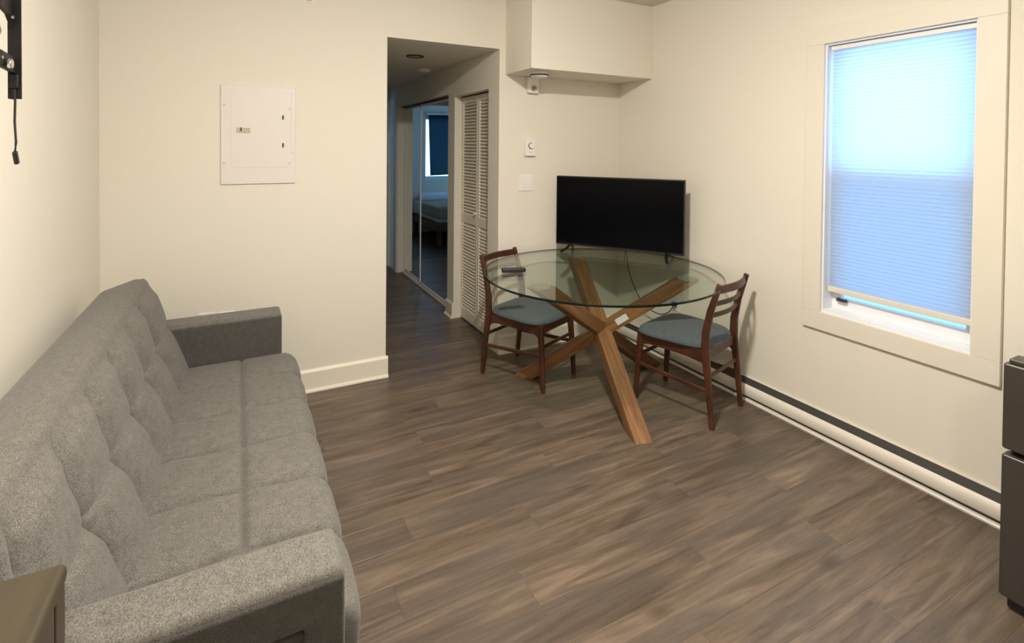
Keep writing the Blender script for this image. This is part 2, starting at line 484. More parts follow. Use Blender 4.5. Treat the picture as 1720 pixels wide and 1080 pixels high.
# ------------------------------------------------------------------ window
win = sempty('window_1', 'white double hung window with daylight behind', (R, (WY0 + WY1) / 2, WZ0))
def W(name, lo, hi, m, par=win, bevel=.002):
    o = win.location
    return box(name, [lo[k] - o[k] for k in range(3)], [hi[k] - o[k] for k in range(3)], m, par, bevel)
CY0, CY1, CZ0, CZ1 = .925, 1.762, .535, 2.112
W('casing', (R - .018, CY0, CZ0), (R, CY1, WZ0), 'casing')
W('casing', (R - .018, CY0, WZ1), (R, CY1, CZ1), 'casing')
W('casing', (R - .018, CY0, WZ0), (R, WY0, WZ1), 'casing')
W('casing', (R - .018, WY1, WZ0), (R, CY1, WZ1), 'casing')
W('jamb', (R - .002, WY0, WZ0), (R + .15, WY0 + .008, WZ1), 'vinyl', bevel=0)
W('jamb', (R - .002, WY1 - .008, WZ0), (R + .15, WY1, WZ1), 'vinyl', bevel=0)
W('jamb', (R - .002, WY0 + .008, WZ1 - .008), (R + .15, WY1 - .008, WZ1), 'vinyl', bevel=0)
W('window_sill', (R - .002, WY0 + .008, WZ0), (R + .15, WY1 - .008, WZ0 + .012), 'vinyl', bevel=0)
def sash(z0, z1, x, bt, tp):
    s = sempty_part('sash', win)
    a, b = WY0 + .008, WY1 - .008
    o = win.location
    bm = bmesh.new()
    for lo, hi in (((x, a, z0), (x + .032, b, z0 + bt)), ((x, a, z1 - tp), (x + .032, b, z1)),
                   ((x, a, z0 + bt), (x + .032, a + .045, z1 - tp)), ((x, b - .045, z0 + bt), (x + .032, b, z1 - tp))):
        bm_box(bm, [lo[k] - o[k] for k in range(3)], [hi[k] - o[k] for k in range(3)])
    fr = obj('sash', bm, 'vinyl', win, .002)
    W('pane', (x + .012, a + .04, z0 + bt - .005), (x + .018, b - .04, z1 - tp + .005), 'pane', fr, 0)
    return fr
def sempty_part(n, p): return None
ZM = 1.355
lower = sash(WZ0 + .012, ZM + .02, R + .075, .060, .045)
upper = sash(ZM - .02, WZ1 - .008, R + .110, .045, .045)
W('insect_screen', (R + .1455, WY0 + .008, WZ0 + .012), (R + .1475, WY1 - .008, ZM), 'screen', win, 0)
bm = bmesh.new(); o_ = win.location
for k, (yy, rr) in enumerate(((1.618, .0085), (1.598, .006), (1.580, .0085))):
    bm_cyl(bm, (R + .062 - o_[0], yy - o_[1], .690 - o_[2]), rr, .014, 'Z', 12)
bm_box(bm, (R + .050 - o_[0], 1.578 - o_[1], .690 - o_[2]), (R + .075 - o_[0], 1.622 - o_[1], .696 - o_[2]))
obj('latch', bm, 'ink', win)

# pleated shade
SX = R + .035
shade = thing('pleated_shade', 'white pleated window shade lowered almost to the sill, glowing with blue daylight', 'blind', (SX, (WY0 + WY1) / 2, .737))
hw = (WY1 - WY0) / 2 - .014
box('headrail', (-.016, -hw, WZ1 - .737 - .034), (.016, hw, WZ1 - .737 - .010), 'white', shade, .003)
bm = bmesh.new()
z0, z1 = .026, WZ1 - .737 - .034
n = 66
rows = []
for k in range(2 * n + 1):
    zz = z0 + (z1 - z0) * k / (2 * n)
    rows.append([bm.verts.new((.0022 * (1 if k % 2 else -1), yy, zz)) for yy in (-hw + .004, hw - .004)])
for a, b in zip(rows, rows[1:]): bm.faces.new((a[0], a[1], b[1], b[0]))
obj('shade_fabric', bm, 'shade', shade)
box('bottom_rail', (-.013, -hw, 0), (.013, hw, .027), 'casing', shade, .003)

# bedroom window and blind
wb = sempty('window_2', 'small bedroom window seen in the mirrored closet door')
boxes('window_frame', [((WB0, BY1 + .05, WBZ0), (WB1, BY1 + .09, WBZ0 + .05)), ((WB0, BY1 + .05, WBZ1 - .05), (WB1, BY1 + .09, WBZ1)),
                       ((WB0, BY1 + .05, WBZ0 + .05), (WB0 + .045, BY1 + .09, WBZ1 - .05)), ((WB1 - .02, BY1 + .05, WBZ0 + .05), (WB1, BY1 + .09, WBZ1 - .05))], 'vinyl', wb, .002)
box('pane', (WB0 + .04, BY1 + .066, WBZ0 + .045), (WB1 - .015, BY1 + .072, WBZ1 - .045), 'pane', wb)
bl = thing('roller_blind', 'dark navy roller blind hanging crooked over the bedroom window', 'blind', (0, BY1 - .03, WBZ1))
bm = bmesh.new(); bm_box(bm, (-.50, -.002, -1.0), (.490, .002, .04), Matrix.Rotation(math.radians(2.0), 4, 'Y'))
obj('blind_fabric', bm, 'navy', bl)
bm = bmesh.new(); bm_cyl(bm, (-.50, .0, .05), .018, 1.02, 'X', 14); obj('roller_tube', bm, 'white', bl)

# ------------------------------------------------------------------ louvred bifold door
LX, LY0, LY1, LTOP = hx + .065, 3.552, 4.243, 1.885
dl = sempty('door_1', 'white louvred bifold closet door in the hallway', (LX, LY0, 0))
pwid = (LY1 - LY0) / 2
slat_me = None
for k in range(2):
    a = k * pwid + .002; b = (k + 1) * pwid - .002
    st = .032
    bm = bmesh.new()
    for lo, hi in (((0, a, .012), (.028, a + st, LTOP)), ((0, b - st, .012), (.028, b, LTOP)), ((0, a + st, LTOP - .05), (.028, b - st, LTOP)),
                   ((0, a + st, .012), (.028, b - st, .10)), ((0, a + st, .83), (.028, b - st, .90))):
        bm_box(bm, lo, hi)
    pn = obj('door_panel', bm, 'trim', dl, .002)
    zs = [.10 + .0135 + .0268 * q for q in range(27)] + [.90 + .0135 + .0268 * q for q in range(35)]
    for zz in zs:
        if zz > LTOP - .06: continue
        if slat_me is None:
            bm = bmesh.new()
            bm_box(bm, (-.017, -(pwid - .004) / 2 + st - .001, -.0030), (.017, (pwid - .004) / 2 - st + .001, .0030))
            s0 = obj('slat', bm, 'trim', pn); slat_me = s0.data; s = s0
        else:
            s = bpy.data.objects.new('slat', slat_me); C.objects.link(s); s.parent = pn
        s.location = (.014, (a + b) / 2, zz); s.rotation_euler = (0, math.radians(-48), 0)
    if k == 1:
        bm = bmesh.new(); bm_cyl(bm, (-.022, a + .018, .93), .013, .022, 'X', 14, .007); obj('knob', bm, 'white', dl, smooth=True)
struct(boxes('trim_1', [((hx + .06, 3.545, 1.886), (hx + .10, 4.247, 1.897))], 'slot'), 'dark track gap above the louvred door')

# ------------------------------------------------------------------ mirrored sliding doors
mx0 = hx + .055
dm = sempty('door_2', 'mirrored sliding closet doors in the hallway reflecting a bedroom', (mx0, 4.41, 0))
def mirror_door(y0, y1, x):
    bm = bmesh.new()
    for lo, hi in (((x, y0, .022), (x + .02, y0 + .018, 1.905)), ((x, y1 - .018, .022), (x + .02, y1, 1.905)), ((x, y0 + .018, .022), (x + .02, y1 - .018, .045)), ((x, y0 + .018, 1.885), (x + .02, y1 - .018, 1.905))):
        bm_box(bm, (lo[0], lo[1], lo[2]), (hi[0], hi[1], hi[2]))
    fr = obj('door_panel', bm, 'white', dm, .002)
    box('mirror', (x + .006, y0 + .016, .043), (x + .014, y1 - .016, 1.887), 'mirror', fr)
mirror_door(0, .99, .0)
mirror_door(.955, 1.662, .023)
boxes('track', [((-.01, 0, 0), (.055, 1.665, .018))], 'trim', dm, .002)
boxes('track', [((-.01, 0, 1.908), (.055, 1.665, 1.924))], 'slot', dm)
struct(boxes('trim_2', [((hx - .012, 6.10, 0), (hx, 6.19, 2.02)), ((hx - .012, 6.44, 0), (hx, 6.52, 2.02))], 'bedwood' if False else 'casing'), 'casing boards at the far end of the hallway')
struct(boxes('trim_3', [((.80, HY1 - .015, 0), (.86, HY1, 2.06)), ((1.53, HY1 - .015, 0), (1.59, HY1, 2.06)), ((.86, HY1 - .015, 2.0), (1.53, HY1, 2.06))], 'trim'), 'casing around the bedroom doorway')

# ------------------------------------------------------------------ bed (seen in the mirror)
bed = thing('bed', 'bed with white bedding and beige blanket reflected in the mirrored door', 'bed', (.15, 7.95, 0))
box('bed_frame', (-.75, -.62, .22), (.68, .80, .34), 'bedwood', bed, .01)
box('mattress', (-.74, -.60, .34), (.66, .79, .56), 'bedding', bed, .05, 3)
box('blanket', (-.76, -.62, .40), (.675, .28, .585), 'blanket', bed, .04, 3)
for sx in (-.70, .62):
    for sy in (-.57, .74):
        box('leg', (sx - .03, sy - .03, 0), (sx + .03, sy + .03, .23), 'bedwood', bed)
for k, px_ in enumerate((-.36, .32)):
    box('pillow', (px_ - .28, .46, .56), (px_ + .28, .78, .68), 'bedding', bed, .055, 4)

# ------------------------------------------------------------------ baseboard heater
HT = .116
ht = thing('baseboard_heater', 'long white electric baseboard heater under the window', 'heater', (R, 0, 0))
ya, yb = .30, 3.30
def hprofile(name, prof, m, y0=ya, y1=yb, smooth=False):
    bm = bmesh.new()
    A = [bm.verts.new((-a, y0, b)) for a, b in prof]; B = [bm.verts.new((-a, y1, b)) for a, b in prof]
    q = len(prof)
    for k in range(q): bm.faces.new((A[k], A[(k + 1) % q], B[(k + 1) % q], B[k]))
    bm.faces.new(A); bm.faces.new(list(reversed(B)))
    return obj(name, bm, m, ht, smooth=smooth)
hprofile('back_plate', [(0, .0), (.010, .0), (.010, HT), (0, HT)], 'heater')
hprofile('outlet_slot', [(.010, .074), (.046, .074), (.044, .090), (.010, .1135)], 'slot')
hprofile('front_cover', [(.046, .036), (.062, .030), (.066, .036), (.066, .066), (.062, .082), (.050, .092), (.046, .088)], 'heater', smooth=True)
hprofile('inlet_slot', [(.010, .012), (.050, .012), (.050, .036), (.010, .036)], 'slot')
hprofile('bottom_lip', [(.010, .0), (.070, .0), (.072, .008), (.066, .014), (.010, .012)], 'heater')
hprofile('end_cap', [(0, 0), (.070, 0), (.070, .075), (.050, .095), (.010, HT + .001), (0, HT + .001)], 'heater', ya - .04, ya)
hprofile('end_cap', [(0, 0), (.070, 0), (.070, .075), (.050, .095), (.010, HT + .001), (0, HT + .001)], 'heater', yb, yb + .035)

# ------------------------------------------------------------------ sofa
SY0, SY1 = 1.237, 2.918
sofa = thing('sofa_bed', 'heather grey tufted sofa bed along the left wall', 'sofa', (-.15, 2.08, 0))
SO = Vector(sofa.location)
seams = [SY0 + (SY1 - SY0) * k / 6 for k in range(1, 6)]
def densify(poly, step):
    out = []
    for (a, b) in zip(poly, poly[1:]):
        a, b = Vector(a), Vector(b)
        n = max(1, int(round((b - a).length / step)))
        for k in range(n): out.append(a + (b - a) * k / n)
    out.append(Vector(poly[-1])); return out
def arc(cx, cz, rad, a0, a1, n=7):
    return [(cx + rad * math.cos(math.radians(a0 + (a1 - a0) * k / n)), cz + rad * math.sin(math.radians(a0 + (a1 - a0) * k / n))) for k in range(n + 1)]
def quilt(name, prof, y0, y1, bulge, endr, material, closed_bottom=True, step=.014):
    """prof: list of Vector2 (x,z) open polyline, outward on the left-hand side when walking; bulge(x,z,s,y) -> offset"""
    P = densify(prof, step)
    nrm = []
    for i in range(len(P)):
        t = (P[min(i + 1, len(P) - 1)] - P[max(i - 1, 0)]).normalized()
        nrm.append(Vector((-t.y, t.x)))
    cx = sum(p.x for p in P) / len(P); cz = sum(p.y for p in P) / len(P)
    s = [0]
    for a, b in zip(P, P[1:]): s.append(s[-1] + (b - a).length)
    ny = int((y1 - y0) / step)
    bm = bmesh.new(); grid = []
    for j in range(ny + 1):
        yy = y0 + (y1 - y0) * j / ny
        d = min(yy - y0, y1 - yy)
        inset = 0 if d >= endr else -(endr - math.sqrt(max(0, endr ** 2 - (endr - d) ** 2))) * .7
        grid.append([bm.verts.new((P[i].x + nrm[i].x * (bulge(P[i].x, P[i].y, s[i], yy) + inset) - SO.x, yy - SO.y, P[i].y + nrm[i].y * (bulge(P[i].x, P[i].y, s[i], yy) + inset))) for i in range(len(P))])
    for A, B in zip(grid, grid[1:]):
        for i in range(len(P) - 1): bm.faces.new((A[i], A[i + 1], B[i + 1], B[i]))
        bm.faces.new((A[-1], A[0], B[0], B[-1]))
    bm.faces.new(grid[0]); bm.faces.new(list(reversed(grid[-1])))
    return obj(name, bm, material, sofa, smooth=True), s
def sd(v, w_): return 1 - math.exp(-(v / w_))
rnd = random.Random(3)
wob = [rnd.uniform(-.012, .012) for _ in range(40)]
# seat: walk from back, over the top, to the front and down (outward = left of travel when x grows -> up)
sp = [(-.30, .27), (-.30, .405)] + [(-.25, .418), (.17, .418)] + arc(.187, .363, .055, 90, 0) + [(.240, .245)]
def b_seat(x, z, s, yy):
    if x < -.29: return 0
    dcs = min(abs(yy - q - .012 * math.sin(9 * x + q * 5)) for q in seams)
    dl_ = abs(x - .010) if z > .36 else 1
    de = min(yy - SY0, SY1 - yy)
    db = x + .27
    front = max(0, min(1, (z - .27) / .10))
    a = -.009 * math.exp(-(min(dcs, dl_) / .006) ** 2) * sd(max(db, 0), .02) + .016 * sd(dcs, .020) * sd(dl_, .012) * sd(max(de, 0), .03) * sd(max(db, 0.0), .04) * (.35 + .65 * front)
    a += .0022 * math.sin(38 * yy + 6 * math.sin(9 * x)) * math.exp(-dcs / .08) * (1 if z > .4 else .3)
    return a
quilt('seat_cushion', [Vector(p) for p in sp], SY0, SY1, b_seat, .02, 'fabric', step=.006)
# back: front face from bottom to top, round over, top slope to the wall side, down
bx0, bz0, bx1, bz1 = -.225, .36, -.378, .815
bpf = [(-.50, .36), (-.555, .765)] + arc(-.513, .772, .040, 185, 112, 5) + arc(-.414, .811, .036, 100, 14, 6) + [(bx0, bz0)]
BYA, BYB = 1.165, 2.985
def b_back(x, z, s, yy):
    tz = (z - bz0) / (bz1 - bz0)
    xf = bx0 + (bx1 - bx0) * tz
    if x < xf - .03 or tz > 1.06: return .004
    bow = .018 * math.sin(math.pi * max(0, min(1, (z - .40) / .40)) * 2)
    dcs = min(abs(yy - q - bow) for q in [SY0 + .0] + seams)
    mid = .62
    dm_ = abs(z - mid)
    top = max(0, min(1, (.815 - z) / .05))
    de = min(yy - BYA, BYB - yy)
    tuft = math.exp(-((dcs / .05) ** 2 + (dm_ / .05) ** 2))
    a = -.009 * math.exp(-(dcs / .006) ** 2) - .004 * math.exp(-(dm_ / .006) ** 2) + .038 * sd(dcs, .034) * (.45 + .55 * sd(dm_, .030)) * sd(max(de, 0), .03)
    a -= .006 * tuft
    a += .0035 * math.sin(60 * z + 25 * yy) * math.exp(-dcs / .05)
    return a * top + .012 * (1 - top)
quilt('backrest', [Vector(p) for p in bpf], BYA, BYB, b_back, .03, 'fabric', step=.0065)
# base under the seat
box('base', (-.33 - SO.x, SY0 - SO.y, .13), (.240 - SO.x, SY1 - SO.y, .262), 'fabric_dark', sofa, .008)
# arms: padded top and dark frame panel with an opening (upside-down U)
for (a0, a1) in ((1.092, 1.236), (2.919, 3.063)):
    x0, x1 = -.40, .188
    sgn = 1 if a0 < 2 else -1                # outer face: near arm looks to -Y, far arm to +Y
    yo, ym, yi = (a0, a0 + .035, a1) if sgn > 0 else (a1, a1 - .035, a0)
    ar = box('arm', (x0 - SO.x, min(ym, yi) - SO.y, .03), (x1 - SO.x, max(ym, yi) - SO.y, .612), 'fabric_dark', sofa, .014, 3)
    outl = [(x0, .03), (x0, .610), (x1, .610), (x1, .03), (x1 - .075, .03), (x1 - .075, .522), (x0 + .075, .522), (x0 + .075, .03)]
    bm = bmesh.new()
    A = [bm.verts.new((px_ - SO.x, yo - SO.y, pz)) for px_, pz in outl]; B = [bm.verts.new((px_ - SO.x, ym - SO.y, pz)) for px_, pz in outl]
    q = len(outl)
    for k in range(q): bm.faces.new((A[k], A[(k + 1) % q], B[(k + 1) % q], B[k]))
    bm.faces.new(A); bm.faces.new(list(reversed(B)))
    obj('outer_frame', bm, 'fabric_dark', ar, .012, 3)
    box('arm_pad', (x0 + .005 - SO.x, a0 + .004 - SO.y, .585), (x1 - .002 - SO.x, a1 - .003 - SO.y, .624), 'fabric', ar, .018, 4)
for sx in (-.30, .20):
    for sy in (SY0 + .06, SY1 - .06):
        bm = bmesh.new(); bm_cyl(bm, (sx - SO.x, sy - SO.y, 0), .018, .135, 'Z', 14, .026); obj('leg', bm, 'black', sofa, smooth=True)

# ------------------------------------------------------------------ dining chairs
def make_chair(name, label, loc, rz):
    t = thing(name, label, 'chair', loc, rz, 'wooden dining chairs at the glass table')
    # back posts / legs (bent)
    for sx in (-1, 1):
        path = [(.182 * sx, -.240, 0), (.180 * sx, -.218, .22), (.177 * sx, -.196, .40), (.176 * sx, -.198, .50), (.174 * sx, -.222, .62), (.172 * sx, -.268, .765)]
        bm = bmesh.new()
        bm_sweep(bm, path, rect(.026, .036, .45), up=Vector((0, 1, 0)), scales=[(.8, .75), (.95, .95), (1.1, 1.25), (1.05, 1.15), (.95, 1), (.8, .75)])
        obj('leg', bm, 'walnut', t, .003, smooth=False)
        path = [(.172 * sx, .235, 0), (.168 * sx, .222, .20), (.163 * sx, .205, .405)]
        bm = bmesh.new()
        bm_sweep(bm, path, rect(.030, .034, .5), up=Vector((0, 1, 0)), scales=[(.78, .78), (1, 1), (1.15, 1.2)])
        obj('leg', bm, 'walnut', t, .003)
        # side apron with an arched underside
        bm = bmesh.new()
        out = []
        L0, L1 = -.205, .215
        for k in range(13):
            q = k / 12; yy = L0 + (L1 - L0) * q
            e = min(q, 1 - q)
            out.append((yy, .345 + (.0 if e > .16 else -.035 * (1 - e / .16) ** 2)))
        out += [(L1, .404), (L0, .398)]
        mtx = Matrix(((0, 0, 1, .168 * sx - .010), (1, 0, 0, 0), (0, 1, 0, 0), (0, 0, 0, 1)))
        bm_prism(bm, out, 0, .020, mtx)
        obj('apron', bm, 'walnut', t, .002)
        # side stretcher
        bm = bmesh.new(); bm_sweep(bm, [(.180 * sx, -.218, .190), (.168 * sx, .222, .215)], rect(.014, .022, .5)); obj('stretcher', bm, 'walnut', t)
    for yy, zz in ((.205, .345), (-.196, .352)):
        bm = bmesh.new(); bm_box(bm, (-.165, yy - .009, zz), (.165, yy + .009, zz + .054)); obj('apron', bm, 'walnut', t, .002)
    for yy, zz in ((.214, .265), (-.212, .262)):
        bm = bmesh.new(); bm_sweep(bm, [(-.168, yy, zz), (.168, yy, zz)], rect(.014, .020, .5)); obj('stretcher', bm, 'walnut', t)
    # back slats (curved backwards)
    for zz, hh, yb_ in ((.735, .042, -.258), (.655, .024, -.233), (.590, .024, -.215)):
        bm = bmesh.new()
        pts = [(-.172 + .344 * q / 10, yb_ - .028 * math.sin(math.pi * q / 10), zz) for q in range(11)]
        bm_sweep(bm, pts, rect(.013, hh, .4)); obj('back_slat', bm, 'walnut', t, smooth=True)
    # seat pad: rounded trapezoid, domed
    bm = bmesh.new()
    def outline(k, n=56):
        a = 2 * math.pi * k / n
        c_, s_ = math.cos(a), math.sin(a)
        e = .52
        xx = math.copysign(abs(c_) ** e, c_); yy = math.copysign(abs(s_) ** e, s_)
        hwid = .212 + .020 * yy
        return xx * hwid, yy * .226 + .012
    n = 56
    rings = [(.955, .396), (1.0, .404), (1.0, .414), (.975, .426), (.90, .435), (.72, .442), (.45, .446), (.2, .447)]
    prev = None
    for sc_, zz in rings:
        cur = [bm.verts.new((outline(k)[0] * sc_, .012 + (outline(k)[1] - .012) * sc_, zz + .010 * (outline(k)[0] * sc_ / .2) ** 2 * .6)) for k in range(n)]
        if prev:
            for k in range(n): bm.faces.new((prev[k], prev[(k + 1) % n], cur[(k + 1) % n], cur[k]))
        else: bm.faces.new(list(reversed(cur)))
        prev = cur
    bm.faces.new(prev)
    obj('seat', bm, 'seatpad', t, smooth=True)
    return t
make_chair('dining_chair', 'walnut dining chair with slate grey seat nearer the hallway opening', (1.652, 2.985, 0), math.radians(204.2))
make_chair('dining_chair', 'walnut dining chair with slate grey seat beside the baseboard heater', (2.275, 2.222, 0), math.radians(16.8))

# ------------------------------------------------------------------ glass table
TZ, TC, TR_ = .74, (1.888, 2.540), .698
BC = Vector((1.925, 2.575, 0))
tb = thing('glass_dining_table', 'round glass table on three crossed brown wooden beams', 'table', (BC.x, BC.y, 0))
ends = [(Vector((1.783, 2.062, 0)), Vector((2.045, 3.050, 0))), (Vector((1.618, 2.972, 0)), Vector((2.252, 2.205, 0))), (Vector((2.455, 2.735, 0)), Vector((1.415, 2.435, 0)))]
topz = TZ - .012 - .006
for k, (ft, tp) in enumerate(ends):
    p0, p1 = ft - BC, tp - BC
    p1.z = topz
    d = (p1 - p0)
    hd = Vector((d.x, d.y, 0)).normalized()
    side = Vector((-hd.y, hd.x, 0))
    wdt, th = .092, .076
    slope = math.atan2(d.z, Vector((d.x, d.y, 0)).length)
    hh = th / math.sin(slope)          # horizontal extent of the beam thickness
    bm = bmesh.new()
    # local frame so that grain runs along X
    X_ = d.normalized(); Z_ = side.cross(X_) * -1
    mt = Matrix((X_, side, X_.cross(side))).transposed()
    inv = mt.inverted()
    vs = []
    for p in (p0, p1):
        for a, b in ((-1, -1), (1, -1), (1, 1), (-1, 1)):
            vs.append(bm.verts.new(inv @ (p + side * (a * wdt / 2) + hd * (b * hh / 2))))
    for f in ((0, 1, 2, 3), (7, 6, 5, 4), (0, 4, 5, 1), (1, 5, 6, 2), (2, 6, 7, 3), (3, 7, 4, 0)):
        bm.faces.new([vs[i] for i in f])
    o = obj('beam', bm, 'oak', tb, .003)
    o.rotation_euler = mt.to_euler()
    bm = bmesh.new(); bm_cyl(bm, (p1.x, p1.y, topz), .055, .006, 'Z', 28); obj('glass_pad', bm, 'pad', tb)
    if k == 1:
        bm = bmesh.new()
        q0, q1 = p0.lerp(p1, .600), p0.lerp(p1, .665)
        nn = X_.cross(side)
        vv = []
        for q in (q0, q1):
            for a in (-1, 1):
                vv.append(q - side * (wdt / 2 + .0012) + nn * (a * .018))
        ft_ = [bm.verts.new(v) for v in vv] + [bm.verts.new(v + side * .0024) for v in vv]
        for f in ((0, 1, 3, 2), (4, 6, 7, 5), (0, 2, 6, 4), (1, 5, 7, 3), (0, 4, 5, 1), (2, 3, 7, 6)): bm.faces.new([ft_[i] for i in f])
        lb = obj('paper_label', bm, 'paper', tb)
bm = bmesh.new()
n = 128
cx, cy = TC[0] - BC.x, TC[1] - BC.y
def ring(rad, z): return [bm.verts.new((cx + rad * math.cos(2 * math.pi * k / n), cy + rad * math.sin(2 * math.pi * k / n), z)) for k in range(n)]
Rg = [ring(TR_ - .002, TZ - .012), ring(TR_, TZ - .010), ring(TR_, TZ - .002), ring(TR_ - .002, TZ)]
for A, B in zip(Rg, Rg[1:]):
    for k in range(n):
        f = bm.faces.new((A[k], A[(k + 1) % n], B[(k + 1) % n], B[k])); f.material_index = 1
bm.faces.new(list(reversed(Rg[0]))); bm.faces.new(Rg[-1])
obj('glass_top', bm, ['glass', 'glassedge'], tb)

# ------------------------------------------------------------------ television
tl, tr = Vector((1.997, 3.228)), Vector((2.502, 2.480))
tdir = (tr - tl).normalized()
tmid = (tl + tr) / 2
trz = math.atan2(tdir.y, tdir.x)           # local +x = along the screen, local -y = towards the room
TVW, TVB, TVT = (tr - tl).length, .778, 1.268
tv = thing('television', 'black flat screen television standing across the corner of the glass table', 'television', (tmid.x, tmid.y, TZ), trz)
hw = TVW / 2
box('housing', (-hw, .002, TVB - TZ), (hw, .030, TVT - TZ), 'black', tv, .004)
box('rear_bulge', (-hw + .10, .030, TVB - TZ + .02), (hw - .10, .065, TVT - TZ - .16), 'black', tv, .012)
box('screen', (-hw + .008, -.0005, TVB - TZ + .014), (hw - .008, .003, TVT - TZ - .008), 'tv', tv)
for sx in (-1, 1):
    bm = bmesh.new()
    xx = sx * (hw - .115)
    bm_sweep(bm, [(xx, .015, .050), (xx + sx * .012, -.045, .022), (xx + sx * .030, -.105, .006)], rect(.020, .012, .5))
    bm_sweep(bm, [(xx, .015, .050), (xx + sx * .010, .060, .022), (xx + sx * .024, .105, .006)], rect(.020, .012, .5))
    obj('foot', bm, 'blackmetal', tv, .002)
# power cord of the television and the outlet on the right wall
bm = bmesh.new()
cp = [(2.335, 2.92, .98), (2.43, 3.00, .86), (2.475, 3.03, .74), (2.50, 3.01, .55), (2.55, 2.93, .36), (2.60, 2.82, .30), (2.625, 2.74, .33), (2.634, 2.700, .395)]
pts = []
for k in range(len(cp) - 1):
    P0, P1, P2, P3 = [Vector(cp[max(0, min(len(cp) - 1, k + q))]) for q in (-1, 0, 1, 2)]
    for q in range(6):
        t_ = q / 6
        pts.append(.5 * ((2 * P1) + (P2 - P0) * t_ + (2 * P0 - 5 * P1 + 4 * P2 - P3) * t_ ** 2 + (3 * P1 - P0 - 3 * P2 + P3) * t_ ** 3))
pts.append(Vector(cp[-1]))
pc = thing('power_cord', 'thin dark cord hanging from the television to the wall outlet', 'cord', (2.634, 2.700, .395))
for p in pts: p -= Vector(pc.location)
bm_sweep(bm, pts, circ(.0035, 8)); obj('cable', bm, 'black', pc, smooth=True)
bm = bmesh.new(); bm_box(bm, (-.012, -.014, -.012), (.017, .014, .014)); obj('plug', bm, 'black', pc, .004)

def plate(name, label, cat, loc, axis, w_, h_, parts, group=None):
    """wall plate; axis 'Y' = on the back wall facing -Y, 'X' = on the right wall facing -X. local x = along wall, z up, -y to room"""
    t = thing(name, label, cat, loc, 0 if axis == 'Y' else math.radians(-90), group)
    box('cover_plate', (-w_ / 2, -.006, -h_ / 2), (w_ / 2, 0, h_ / 2), 'white', t, .003)
    parts(t)
    return t
def outlet_parts(t):
    for zz in (-.021, .021):
        s_ = box('socket', (-.017, -.0085, zz - .015), (.017, -.005, zz + .015), 'white', t, .002)
        boxes('slot', [((-.008, -.0092, zz - .004), (-.006, -.0084, zz + .007)), ((.006, -.0092, zz - .004), (.008, -.0084, zz + .007))], 'ink', s_)
plate('wall_outlet', 'white wall outlet behind the glass table with a cord plugged in', 'outlet', (R, 2.70, .40), 'X', .072, .116, outlet_parts)
plate('wall_outlet', 'white outlet plate just above the far sofa arm, nearer the sofa back', 'outlet', (-.158, D, .488), 'Y', .078, .118, outlet_parts, 'outlets above the sofa arm')
plate('wall_outlet', 'white outlet plate just above the far sofa arm, nearer the doorway', 'outlet', (-.062, D, .482), 'Y', .078, .118, outlet_parts, 'outlets above the sofa arm')
def switch_parts(t):
    for xx in (-.023, .023):
        box('rocker', (xx - .016, -.0095, -.033), (xx + .016, -.005, .033), 'white', t, .002)
plate('light_switch', 'white double rocker light switch left of the television', 'light switch', (1.822, D, 1.212), 'Y', .116, .118, switch_parts)

# thermostat
th_ = thing('thermostat', 'white wall thermostat with a round dial above the light switch', 'thermostat', (1.846, D, 1.464))
box('case', (-.042, -.026, -.058), (.042, 0, .058), 'white', th_, .004)
bm = bmesh.new(); bm_cyl(bm, (.004, -.027, .016), .0235, .003, 'Y', 28); obj('dial_ring', bm, 'ink', th_)
bm = bmesh.new(); bm_cyl(bm, (.006, -.038, .016), .0200, .012, 'Y', 28); obj('dial', bm, 'white', th_, .002)
box('marking', (-.012, -.0268, -.032), (.016, -.0258, -.029), 'sticker', th_)
# alarm under the bulkhead
al = thing('fire_alarm', 'small white alarm box with a dark grille under the bulkhead', 'alarm', (1.861, D, 1.920))
box('case', (-.042, -.040, -.060), (.042, 0, .058), 'white', al, .006)
bm = bmesh.new(); bm_cyl(bm, (.0, -.0425, -.026), .024, .003, 'Y', 28); obj('grille', bm, 'sticker', al)
for xx in (-.012, .0, .012):
    box('grille_slot', (xx - .0025, -.0435, -.040), (xx + .0025, -.042, -.012), 'ink', al)
bm = bmesh.new(); bm_cyl(bm, (.013, -.0455, -.038), .006, .004, 'Y', 14); obj('indicator', bm, 'white', al)
# smoke detector on the underside of the bulkhead
sm = thing('smoke_detector', 'round white smoke detector under the bulkhead', 'smoke detector', (1.795, 3.135, BZ))
bm = bmesh.new(); bm_cyl(bm, (0, 0, -.016), .068, .016, 'Z', 36); obj('base', bm, 'white', sm, .002)
bm = bmesh.new(); bm_cyl(bm, (0, 0, -.023), .0655, .007, 'Z', 36); obj('vent_gap', bm, 'ring', sm)
bm = bmesh.new(); bm_cyl(bm, (0, 0, -.036), .050, .013, 'Z', 36, .063); obj('cap', bm, 'white', sm, .002)

# electrical panel
ep = thing('electrical_panel', 'pale grey electrical breaker panel on the wall above the sofa', 'electrical panel', (.096, D, 1.5235))
box('cover', (-.189, -.010, -.2755), (.189, 0, .2755), 'panel', ep, .003)
dr = box('panel_door', (-.140, -.0112, -.182), (.150, -.009, .235), 'panel', ep, .001)
for zz in (.105, -.055):
    box('latch', (.120, -.019, zz - .012), (.127, -.013, zz + .012), 'ink', dr, .001)
box('printed_label', (-.112, -.0145, .012), (-.045, -.0130, .040), 'sticker', dr)
box('printed_label', (-.094, -.0150, .020), (-.086, -.0140, .042), 'ink', dr)
box('edge_strip', (.166, -.0125, -.10), (.188, -.009, .250), 'panel', ep, .001)
for xx, zz in ((-.172, .165), (-.172, -.155), (.158, .155), (.158, -.160)):
    bm = bmesh.new(); bm_cyl(bm, (xx, -.0125, zz), .0045, .003, 'Y', 12); obj('screw', bm, 'sticker', ep)

